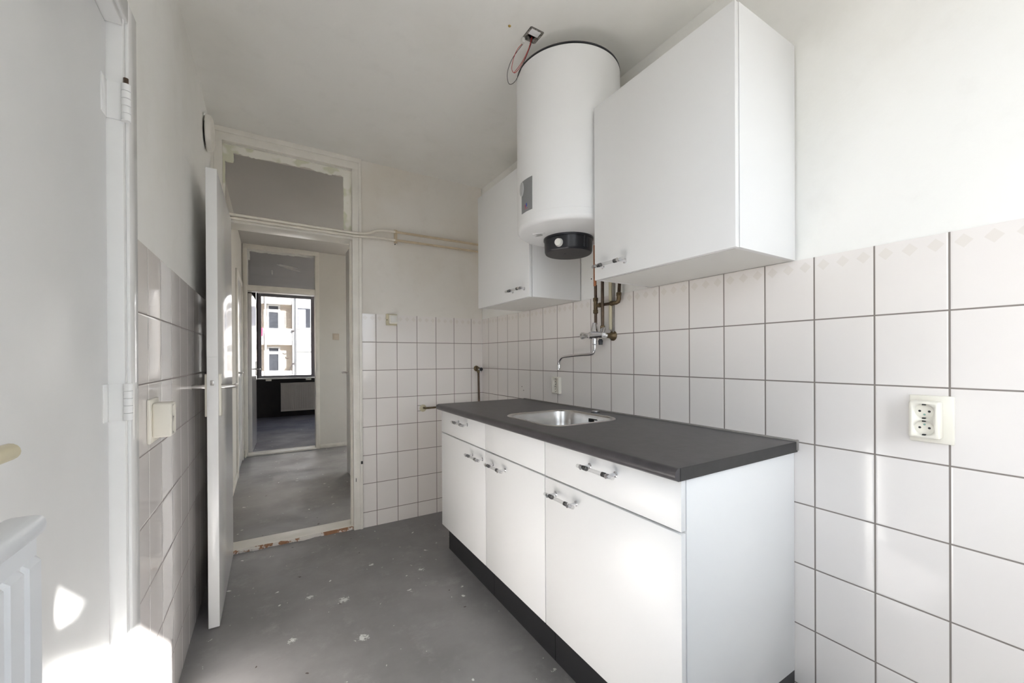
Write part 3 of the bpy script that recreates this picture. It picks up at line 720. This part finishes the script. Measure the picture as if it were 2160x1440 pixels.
# tap
tp = thing('kitchen_tap', 'chrome wall mounted mixer tap with a long swan spout above the sink', 'tap', (-.08, -1.44, 1.30))
TX = -.08
b = BM()
lathe(b, (TX + .015, -1.408, 1.30), (0, 0, 1), [(0, .020), (.015, .021), (.03, .018), (.058, .011), (.066, .010), (.068, .008)], 24)
lathe(b, (TX, -1.385, 1.303), (0, -1, 0), [(0, .012), (.012, .021), (.03, .0225), (.055, .018), (.08, .0155), (.10, .013)], 24)
lathe(b, (TX, -1.425, 1.298), (0, 0, -1), [(0, .016), (.02, .013), (.026, .0135), (.040, .0135), (.044, .010)], 20)
cyl(b, (TX + .004, -1.47, 1.305), (-.05, -1.455, 1.335), .0125); lathe(b, (TX - .004, -1.497, 1.303), (-.6, -.5, 0), [(0, .011), (.012, .012), (.014, .009)], 6)
cyl(b, (TX, -1.46, 1.30), (-.03, -1.475, 1.30), .012)
obj('body', b, 'chrome', tp)
b = BM(); lathe(b, (TX, -1.392, 1.304), (0, 1, 0), [(0, .013), (.02, .0135), (.045, .016), (.058, .0195), (.061, .019), (.062, .015), (.058, .006)], 10); obj('knob', b, 'chrome', tp)
b = BM(); tube(b, [(TX, -1.425, 1.258), (TX, -1.424, 1.235), (TX, -1.417, 1.215), (TX, -1.395, 1.207), (TX, -1.30, 1.203), (TX, -1.19, 1.196), (TX, -1.152, 1.188), (TX, -1.132, 1.168), (TX, -1.127, 1.150)], .0078, 16, 0, 5); obj('spout', b, 'chrome', tp)
b = BM(); lathe(b, (TX, -1.127, 1.152), (0, 0, -1), [(0, .010), (.002, .0115), (.022, .011), (.024, .008), (.030, .007)], 20); obj('nozzle', b, 'chrome', tp)
b = BM(); lathe(b, (TX + .005, -1.462, 1.283), (0, 0, -1), [(0, .008), (.006, .009), (.008, .0125), (.03, .010)], 16); obj('diverter_knob', b, 'black', tp, label='small black knob')
b = BM(); lathe(b, (-.0005, -1.475, 1.300), (-1, 0, 0), [(0, .026), (.004, .0255), (.012, .018), (.02, .013), (.045, .0125)], 24); obj('wall_flange', b, 'brass', tp, label='tarnished brass flange')

# corner valve and stub on the back wall
cv = thing('gas_valve', 'tarnished pipe rising from the worktop to a small valve in the tiled corner', 'valve', (-.055, -.045, .0))
b = BM(); tube(b, [(-.05, -.042, .02), (-.052, -.042, .80), (-.055, -.04, 1.085)], .0085, 14); obj('pipe', b, 'pipebrown', cv)
b = BM(); lathe(b, (-.055, -.0005, 1.105), (0, -1, 0), [(0, .023), (.004, .022), (.01, .013), (.045, .012), (.05, .010)], 20); lathe(b, (-.055, -.04, 1.07), (0, 0, 1), [(0, .010), (.004, .0125), (.02, .0125), (.03, .012)], 8); obj('valve_body', b, 'brass', cv)
b = BM(); cyl(b, (-.055, -.045, 1.10), (-.05, -.075, 1.095), .009); lathe(b, (-.05, -.068, 1.085), (0, -.2, -1), [(0, .008), (.012, .009)], 12); obj('outlet', b, 'chrome', cv)
b = BM(); lathe(b, (-.05, -.07, 1.100), (.1, -1, 0), [(0, .008), (.004, .014), (.012, .014), (.022, .006)], 14); obj('knob', b, 'black', cv)
ps = thing('pipe_stub', 'dark brass pipe leaving a cream escutcheon on the back wall tiles beside the worktop', 'pipe', (-.5, -.02, .81))
b = BM(); tube(b, [(-.50, 0, .815), (-.50, -.02, .815), (-.492, -.03, .815), (-.47, -.032, .815), (-.30, -.034, .818), (-.08, -.034, .82)], .0075, 12); obj('pipe', b, 'brass', ps)
b = BM(); lathe(b, (-.505, -.0002, .813), (0, -1, 0), [(0, .027), (.003, .027), (.006, .018)], 26); obj('escutcheon', b, 'ivory_old', ps)
b = BM(); b.free()
for z in (.832, .791): bx('tile_cut', 'sealant', (-.545, -.515, -.0012, -.0002, z, z + .004), ps)

# pipes over the doorway
def wallpipe(name, label, pts, r=.0085):
    t = thing(name, label, 'pipe', pts[0])
    b = BM(); tube(b, [p for p in pts if p[0] <= -.70] + [(-.70, -.022, [q for q in pts if q[0] > -.72][0][2])], r, 14, 0, 4); obj('painted_run', b, 'pipewhite', t)
    b = BM(); tube(b, [(-.70, -.022, [q for q in pts if q[0] > -.72][0][2])] + [p for p in pts if p[0] > -.70], r, 14); obj('cream_run', b, 'pipecream', t)
    return t
wallpipe('heating_pipe', 'upper of two painted pipes above the doorway, kinked up past the frame', [(-1.76, -.027, 2.060), (-1.40, -.027, 2.058), (-1.05, -.027, 2.056), (-.955, -.027, 2.057), (-.90, -.024, 2.068), (-.85, -.022, 2.092), (-.80, -.022, 2.104), (-.71, -.022, 2.108), (-.60, -.022, 2.109), (-.03, -.022, 2.109)])
wallpipe('heating_pipe', 'lower of two painted pipes above the doorway, nearly straight', [(-1.76, -.027, 2.037), (-1.40, -.027, 2.036), (-1.05, -.027, 2.036), (-.95, -.027, 2.038), (-.88, -.024, 2.044), (-.80, -.022, 2.048), (-.71, -.022, 2.048), (-.60, -.022, 2.050), (-.03, -.022, 2.052)])
pc = thing('pipe_clamp', 'cream pipe clamp holding both pipes right of the doorway', 'clamp', (-.705, -.015, 2.078))
b = BM(); box(b, -.716, -.694, -.012, 0, 2.03, 2.128, .002)
for z in (2.108, 2.048): lathe(b, (-.713, -.022, z), (1, 0, 0), [(0, .0115), (.016, .0115)], 16)
obj('bracket', b, 'pipecream', pc)
b = BM(); cyl(b, (-.71, -.017, 2.022), (-.71, 0, 2.022), .003, 8); obj('screw', b, 'iron', pc)

# ------------------------------------------------------------ sockets and switches
def socket(label, base, nx, y0, y1, z0, z1, plate, depth, bw0, bw1, bz0, bz1, zs, rcup, mat='ivory'):
    """double wall outlet; nx = +1 faces +x, -1 faces -x; base = wall face x"""
    yc = (bw0 + bw1) / 2
    t = thing('double_socket', label, 'socket', (base, yc, z0))
    b = BM()
    if plate: box(b, base, base + nx * .009, y0, y1, z0, z1, .003); obj('back_plate', b, mat, t)
    else: b.free()
    xf = base + nx * depth
    b = BM(); box(b, base + nx * (.0085 if plate else 0), xf, bw0, bw1, bz0, bz1, .006, 3)
    h = obj('housing', b, mat, t)
    cs = []
    for z in zs:
        c = BM(); lathe(c, (xf - nx * .010, yc, z), (nx, 0, 0), [(0, rcup * .93), (.03, rcup * 1.05)], 36); cs.append(c)
    cut(h, cs)
    for k, z in enumerate(zs):
        b = BM(); s = 1 if k == 0 else -1
        xb = xf - nx * .010
        for dy in (-1, 1): lathe(b, (xb - nx * .0004, yc + dy * .0092 * rcup / .021, z), (nx, 0, 0), [(0, .0028), (.0008, .0028)], 14, 0)
        for dz in (-1, 1): box(b, min(xb, xb + nx * .0085), max(xb, xb + nx * .0085), yc - .003, yc + .003, z + dz * rcup * .86 - .0016, z + dz * rcup * .86 + .0016, 0, 1, 0)
        lathe(b, (xb - nx * .0003, yc, z - s * rcup * .42), (nx, 0, 0), [(0, .0024), (.001, .0024)], 12, 1)
        obj('socket_insert', b, ['hole', 'green'], t)
    return t
socket('ivory double wall socket on a back plate, on the right tiled wall', 0, -1, -2.664, -2.580, .962, 1.086, True, .043, -2.645, -2.586, .976, 1.072, (1.046, 1.003), .0205)
socket('small ivory double socket on the tiles above the worktop, behind the sink', 0, -1, -1.06, -.957, .97, 1.07, False, .022, -1.052, -.975, .972, 1.074, (1.045, 1.000), .0195)
socket('ivory double socket block sticking out of the left tiled wall', XL, 1, -1.475, -1.375, .953, 1.078, True, .052, -1.462, -1.396, .968, 1.066, (1.040, .995), .0205)
sw = thing('light_switch', 'cream rocker light switch at the tile top on the back wall', 'switch', (-.735, 0, 1.43))
b = BM(); box(b, -.778, -.697, -.008, 0, 1.430, 1.512, .003); obj('back_plate', b, 'ivory_old', sw)
b = BM(); box(b, -.760, -.700, -.030, -.008, 1.440, 1.505, .005, 3); obj('housing', b, 'ivory', sw)
b = BM(); box(b, -.750, -.706, -.034, -.029, 1.450, 1.498, .002); obj('rocker', b, 'connector', sw)
b = BM(); box(b, -.772, -.768, -.0085, -.0075, 1.464, 1.474); obj('cable_slot', b, 'hole', sw)
sw = thing('light_switch', 'square beige light switch on the far hall wall beside the inner door', 'switch', (-.733, YH, 1.44))
b = BM(); box(b, -.775, -.693, YH - .010, YH, 1.445, 1.53, .003); obj('housing', b, 'switchgrey', sw)
b = BM(); box(b, -.763, -.705, YH - .016, YH - .009, 1.457, 1.518, .003); obj('rocker', b, 'switchgrey', sw)

# round vent cap by the ceiling
vc = thing('air_vent', 'round white vent cap high on the left wall beside the doorway frame', 'vent', (XL, -.25, 2.41))
b = BM(); lathe(b, (XL, -.25, 2.412), (1, 0, 0), [(0, .060), (.008, .060)], 48); obj('collar', b, 'hole', vc)
b = BM(); lathe(b, (XL + .008, -.25, 2.412), (1, 0, 0), [(0, .090), (.006, .094), (.024, .088), (.030, .074), (.031, .03)], 48); obj('cap', b, 'frame', vc)

# ceiling junction with loose wires
jb = thing('junction_box', 'broken open ceiling junction box with loose wires above the water heater', 'junction box', (-.515, -1.52, ZC))
b = BM(); box(b, -.546, -.484, -1.556, -1.489, ZC + .03, ZC + .04); 
for d in ((-.549, -.545, -1.556, -1.489), (-.485, -.481, -1.556, -1.489), (-.546, -.484, -1.559, -1.555), (-.546, -.484, -1.490, -1.486)): box(b, *d, ZC - .001, ZC + .04)
obj('cavity', b, 'hole', jb)
b = BM(); n = 26; ins = []; outs = []
for i in range(n):
    a = 2 * PI * i / n; c, s = math.cos(a), math.sin(a); k = 1 / max(abs(c), abs(s))
    ins.append((-.515 + c * k * .029 * random.uniform(.75, 1.0), -1.5225 + s * k * .032 * random.uniform(.75, 1.0)))
    outs.append((-.515 + c * k * .0325 * random.uniform(.98, 1.08), -1.5225 + s * k * .036 * random.uniform(.97, 1.08)))
A = [b.verts.new((x, y, ZC - .0035)) for x, y in ins]; B = [b.verts.new((x, y, ZC - .0015)) for x, y in outs]; D = [b.verts.new((x, y, ZC + .012)) for x, y in ins]
for i in range(n):
    j = (i + 1) % n; b.faces.new((A[i], A[j], B[j], B[i])); b.faces.new((A[j], A[i], D[i], D[j]))
obj('broken_rim', b, 'dirt', jb)
b = BM(); box(b, -.541, -.493, -1.553, -1.522, ZC - .004, ZC + .008, .002); obj('cover_remnant', b, 'paper', jb, label='broken white remnant of the cover')
b = BM(); box(b, -.553, -.540, -1.500, -1.482, ZC - .026, ZC - .004, .003); obj('connector', b, 'connector', jb)
def wire(mat, pts):
    b = BM(); tube(b, pts, .0012, 8, 0, 6); obj('wire', b, mat, jb)
wire('red', [(-.543, -1.490, 2.560), (-.562, -1.470, 2.535), (-.572, -1.452, 2.500), (-.568, -1.432, 2.470), (-.550, -1.430, 2.462), (-.530, -1.450, 2.490), (-.512, -1.485, 2.545), (-.505, -1.50, 2.590)])
wire('wireblack', [(-.540, -1.487, 2.560), (-.560, -1.460, 2.530), (-.580, -1.440, 2.490), (-.582, -1.415, 2.450), (-.562, -1.400, 2.425), (-.538, -1.415, 2.440), (-.524, -1.450, 2.490), (-.508, -1.495, 2.560), (-.505, -1.505, 2.590)])
wire('red', [(-.505, -1.498, 2.595), (-.512, -1.480, 2.548), (-.530, -1.452, 2.500), (-.552, -1.425, 2.465)])
cp = thing('ceiling_plug', 'tiny ochre plug in the ceiling left of the junction hole', 'plug', (-.627, -1.513, ZC))
b = BM(); lathe(b, (-.627, -1.513, ZC + .001), (0, 0, -1), [(0, .006), (.003, .006), (.005, .003)], 12); obj('plug', b, 'tan', cp)

# ------------------------------------------------------------ radiators
def radiator(t, face, nx, a0, a1, z0, z1, mat, axis, pitch=.0333, depth=.05):
    """ribbed panel; axis 'y' = panel runs along y facing nx*x, axis 'x' = runs along x facing -y"""
    def P(u, w, z): return (w, u, z) if axis == 'y' else (u, w, z)
    b = BM(); n = int((a1 - a0) / pitch); a1 = a0 + n * pitch
    # face with pressed channels
    zt, zb = z1 - .045, z0 + .045
    cols = []
    for i in range(n):
        u = a0 + i * pitch
        cols += [(u, 0), (u + pitch * .06, 0), (u + pitch * .16, 1), (u + pitch * .84, 1), (u + pitch * .94, 0)]
    cols.append((a1, 0))
    rows = [(z0, 0), (zb - .004, 0), (zb, 1), (zt, 1), (zt + .004, 0), (z1 - .010, 0)]
    V = [[b.verts.new(P(u, face - nx * .005 + nx * .005 * (k * m), z)) for (u, k) in cols] for (z, m) in rows]
    for r in range(len(rows) - 1):
        for c in range(len(cols) - 1): b.faces.new((V[r][c], V[r][c + 1], V[r + 1][c + 1], V[r + 1][c]))
    obj('front_panel', b, mat, t)
    b = BM(); xb = face - nx * depth; x0 = face - nx * .0055
    d = (min(xb, x0), max(xb, x0))
    def bb(u0, u1, w0, w1, zz0, zz1, bev=0.):
        if axis == 'y': box(b, w0, w1, u0, u1, zz0, zz1, bev, 3)
        else: box(b, u0, u1, w0, w1, zz0, zz1, bev, 3)
    bb(a0, a1, d[0], d[1], z0, z1 - .02)
    obj('core', b, mat, t)
    b = BM(); bb(a0 - .004, a1 + .006, min(xb, face + nx * .003), max(xb, face + nx * .003), z1 - .022, z1, .009)
    obj('top_cover', b, mat, t)
r1 = thing('radiator', 'white ribbed panel radiator in the near left corner before the cupboard door', 'radiator', (-1.72, -2.8, 0))
radiator(r1, -1.692, 1, -2.362 - .0333 * 30, -2.362, .12, 1.035, 'radiator', 'y', depth=.03)
b = BM()
b.free()
for y in (-2.45, -3.2): bx('foot', 'radiator', (-1.72, -1.698, y - .015, y + .015, 0, .125), r1)
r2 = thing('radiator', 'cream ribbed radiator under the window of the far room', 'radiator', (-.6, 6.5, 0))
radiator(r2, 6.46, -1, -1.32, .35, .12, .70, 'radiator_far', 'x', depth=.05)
b = BM()
b.free()
for x in (-1.1, .1): bx('bracket', 'radiator_far', (x, x + .03, 6.51, 6.598, .2, .6), r2)

# ------------------------------------------------------------ building across the street
YW, YB = 27., 26.5
ab = thing('apartment_building', 'sunlit white apartment block with balconies seen through the far window', 'building', (0, YW, -4))
b = BM()
box(b, -9, 9, YW, YW + .3, -4, 11); obj('brick_wall', b, 'brick', ab)
b = BM(); box(b, -.07, 3.2, 26.3, YW, -4, 11); obj('white_wall', b, 'fac_white', ab)
for (x0, x1, w) in ((-.28, -.06, .3), (-1.80, -1.71, .3)): bx('pillar', 'fac_white', (x0, x1, YB, YB + w, -4, 11), ab)
for z in (-.6, 2.09, 4.68, 7.3):
    b = BM(); box(b, -1.71, -.28, YB + .01, YW, z, z + .14); box(b, -1.71, -.28, YB + .01, YB + .08, z + .14, z + 1.04); obj('balcony', b, 'fac_white', ab)
    b = BM(); box(b, -4.5, -1.83, YB + .1, YW, z, z + .14); box(b, -4.5, -1.83, YB + .1, YB + .18, z + .14, z + 1.04); obj('balcony', b, 'fac_white', ab)
for z in (2.24, -.45, 4.83):
    f = BM(); zt = z + 2.42
    for d in ((-1.68, -1.58, z, zt), (-1.06, -.95, z, zt), (-1.58, -1.06, zt - .08, zt), (-1.58, -1.06, z + 1.95, z + 2.12), (-1.58, -1.06, z, z + .9)): box(f, d[0], d[1], YW - .06, YW, d[2], d[3])
    fo = obj('balcony_door', f, 'fac_white', ab); f = BM(); box(f, -1.58, -1.06, YW - .03, YW - .005, z + .9, zt - .08); obj('glass', f, 'facglass', fo)
for z in (3.2, 5.8):
    f = BM()
    box(f, -.02, 2.0, 26.24, 26.3, z - .1, z); box(f, -.02, .0, 26.27, 26.3, z, z + 1.25); box(f, .74, .80, 26.27, 26.3, z, z + 1.25)
    fo = obj('window', f, 'fac_white', ab)
    f = BM(); box(f, 0, 2.0, 26.29, 26.299, z, z + 1.25); obj('glass', f, 'facglass', fo)
    if z == 3.2:
        f = BM(); prof = []
        for i in range(36): prof.append((.02 + i * .0128, 26.25 + .025 * math.sin(i * 1.6)))
        prof += [(p[0], p[1] + .006) for p in reversed(prof)]
        prism(f, prof, 'xy', z + .02, z + 1.18); obj('curtain', f, 'curtain', fo, label='pale blue curtain')
b = BM(); 
for i in range(30): box(b, 0 + i * .05, .03 + i * .05, 26.2, 26.3, 1.66, 1.71)
obj('roller_shade_box', b, 'fac_white', ab)
b = BM(); box(b, -.02, 2.0, 26.24, 26.3, 2.15, 2.19); obj('string_course', b, 'fac_white', ab)
b = BM(); cyl(b, (-.30, YB - .04, -4), (-.30, YB - .04, 8), .012, 8); 
obj('drainpipe', b, 'iron', ab)
for z in (2.95, .85):
    b = BM(); box(b, -.33, -.18, YB - .12, YB, z, z + .07); cyl(b, (-.26, YB - .1, z), (-.22, YB - .12, z + .16), .012, 8); obj('bracket', b, 'iron', ab)
b = BM(); tube(b, [(-.49, YB - .3, .42), (-.31, YB - .1, .86)], .018, 8); obj('flag_pole', b, 'iron', ab)
pk = thing('hanging_cloth', 'bright pink cloth hanging over a balcony across the street', 'cloth', (-1.95, 25.9, 2.6))
b = BM(); prof = [(-2.02 + i * .012, 25.98 + .008 * math.sin(i)) for i in range(12)]; prof += [(p[0], p[1] - .006) for p in reversed(prof)]
prism(b, prof, 'xy', 2.58, 3.09); obj('cloth', b, 'pink', pk)
for i, (x, z) in enumerate(((-.80, 1.52), (-.66, 1.24))):
    pl = thing('wall_ornament', ('upper' if i == 0 else 'lower') + ' of two small dark bird shaped ornaments on the balcony wall opposite', 'ornament', (x, YW, z))
    b = BM(); tube(b, [(x, YW - .03, z + .08), (x + .03, YW - .03, z + .0), (x + .09, YW - .03, z - .015), (x + .17, YW - .03, z)], .014, 8, 0, 3); obj('body', b, 'iron', pl)
struct(bx('ground', 'pave', (-40, 40, 7.2, 60, -4.1, -4)))

# ------------------------------------------------------------ light
SKY, SUN, EXPO = 3.5, 50., .63
S = bpy.context.scene
wd = bpy.data.worlds.new('World'); S.world = wd; wd.use_nodes = True
bg = wd.node_tree.nodes['Background']; bg.inputs[1].default_value = SKY
_t = wd.node_tree; _g = _t.nodes.new('ShaderNodeTexCoord'); _s = _t.nodes.new('ShaderNodeSeparateXYZ'); _r = _t.nodes.new('ShaderNodeValToRGB')
_t.links.new(_g.outputs['Generated'], _s.inputs[0]); _m = _t.nodes.new('ShaderNodeMapRange'); _m.inputs[1].default_value = -.2; _m.inputs[2].default_value = .6
_t.links.new(_s.outputs[2], _m.inputs[0]); _t.links.new(_m.outputs[0], _r.inputs[0]); _t.links.new(_r.outputs[0], bg.inputs[0])
_r.color_ramp.elements[0].position = .2; _r.color_ramp.elements[0].color = (.30, .29, .28, 1); _r.color_ramp.elements[1].position = .32; _r.color_ramp.elements[1].color = (.84, .92, 1, 1)
_e = _r.color_ramp.elements.new(1.); _e.color = (.74, .86, 1, 1)
sl = bpy.data.lights.new('sun', 'SUN'); sl.energy = SUN; sl.angle = math.radians(.55); sl.color = (1, .975, .93)
so = bpy.data.objects.new('sun', sl); C.objects.link(so); so.location = (3, -8, 6)
so.rotation_euler = Vector((-.69, 1., -.73)).to_track_quat('-Z', 'Y').to_euler()
def portal(x0, x1, z0, z1, y, facing):
    l = bpy.data.lights.new('portal', 'AREA'); l.shape = 'RECTANGLE'; l.size = x1 - x0; l.size_y = z1 - z0; l.cycles.is_portal = True
    o = bpy.data.objects.new('portal', l); C.objects.link(o); o.location = ((x0 + x1) / 2, y, (z0 + z1) / 2)
    o.rotation_euler = Vector((0, facing, 0)).to_track_quat('-Z', 'Z').to_euler()
def portal_x(y0, y1, z0, z1, x, sg=-1):
    l = bpy.data.lights.new('portal', 'AREA'); l.shape = 'RECTANGLE'; l.size = y1 - y0; l.size_y = z1 - z0; l.cycles.is_portal = True
    o = bpy.data.objects.new('portal', l); C.objects.link(o); o.location = (x, (y0 + y1) / 2, (z0 + z1) / 2)
    o.rotation_euler = Vector((sg, 0, 0)).to_track_quat('-Z', 'Z').to_euler()
portal(-.76, -.10, .85, 2.36, YF - .11, 1)
portal_x(-3.42, -2.74, .85, 2.3, XL - .17, 1)
portal_x(1.1, 2.3, 1.1, 2.0, 1.06)
portal_x(4.4, 5.6, .9, 1.7, 2.21)
portal(-1.71, 1.58, .8, 2.52, YFAR + .16, -1)

# ------------------------------------------------------------ camera
F, CY, yaw, pit, rol = 847.837, 756.071, .540749, -.00215865, -.00516943
fv = Vector((math.sin(yaw) * math.cos(pit), math.cos(yaw) * math.cos(pit), math.sin(pit)))
rv = Vector((math.cos(yaw), -math.sin(yaw), 0)); uv = rv.cross(fv)
c, s = math.cos(rol), math.sin(rol)
r2_ = rv * c + uv * s; u2_ = -rv * s + uv * c
cam = bpy.data.cameras.new('camera'); co = bpy.data.objects.new('camera', cam); C.objects.link(co)
mw = Matrix((r2_, u2_, -fv)).transposed().to_4x4(); mw.translation = Vector((-1.492321, -2.960085, 1.190801)); co.matrix_world = mw
cam.sensor_fit = 'HORIZONTAL'; cam.sensor_width = 36; cam.lens = F / 2160 * 36
cam.shift_x = 0; cam.shift_y = (CY - 720) / 2160; cam.clip_start = .02; cam.clip_end = 200
S.camera = co
S.view_settings.view_transform = 'Standard'; S.view_settings.look = 'None'; S.view_settings.gamma = 1; S.view_settings.use_curve_mapping = False
S.view_settings.exposure = EXPO
S.cycles.max_bounces = 14; S.cycles.diffuse_bounces = 8; S.cycles.glossy_bounces = 6; S.cycles.transparent_max_bounces = 16
S.cycles.caustics_reflective = True; S.cycles.caustics_refractive = False
S.cycles.sample_clamp_indirect = 60
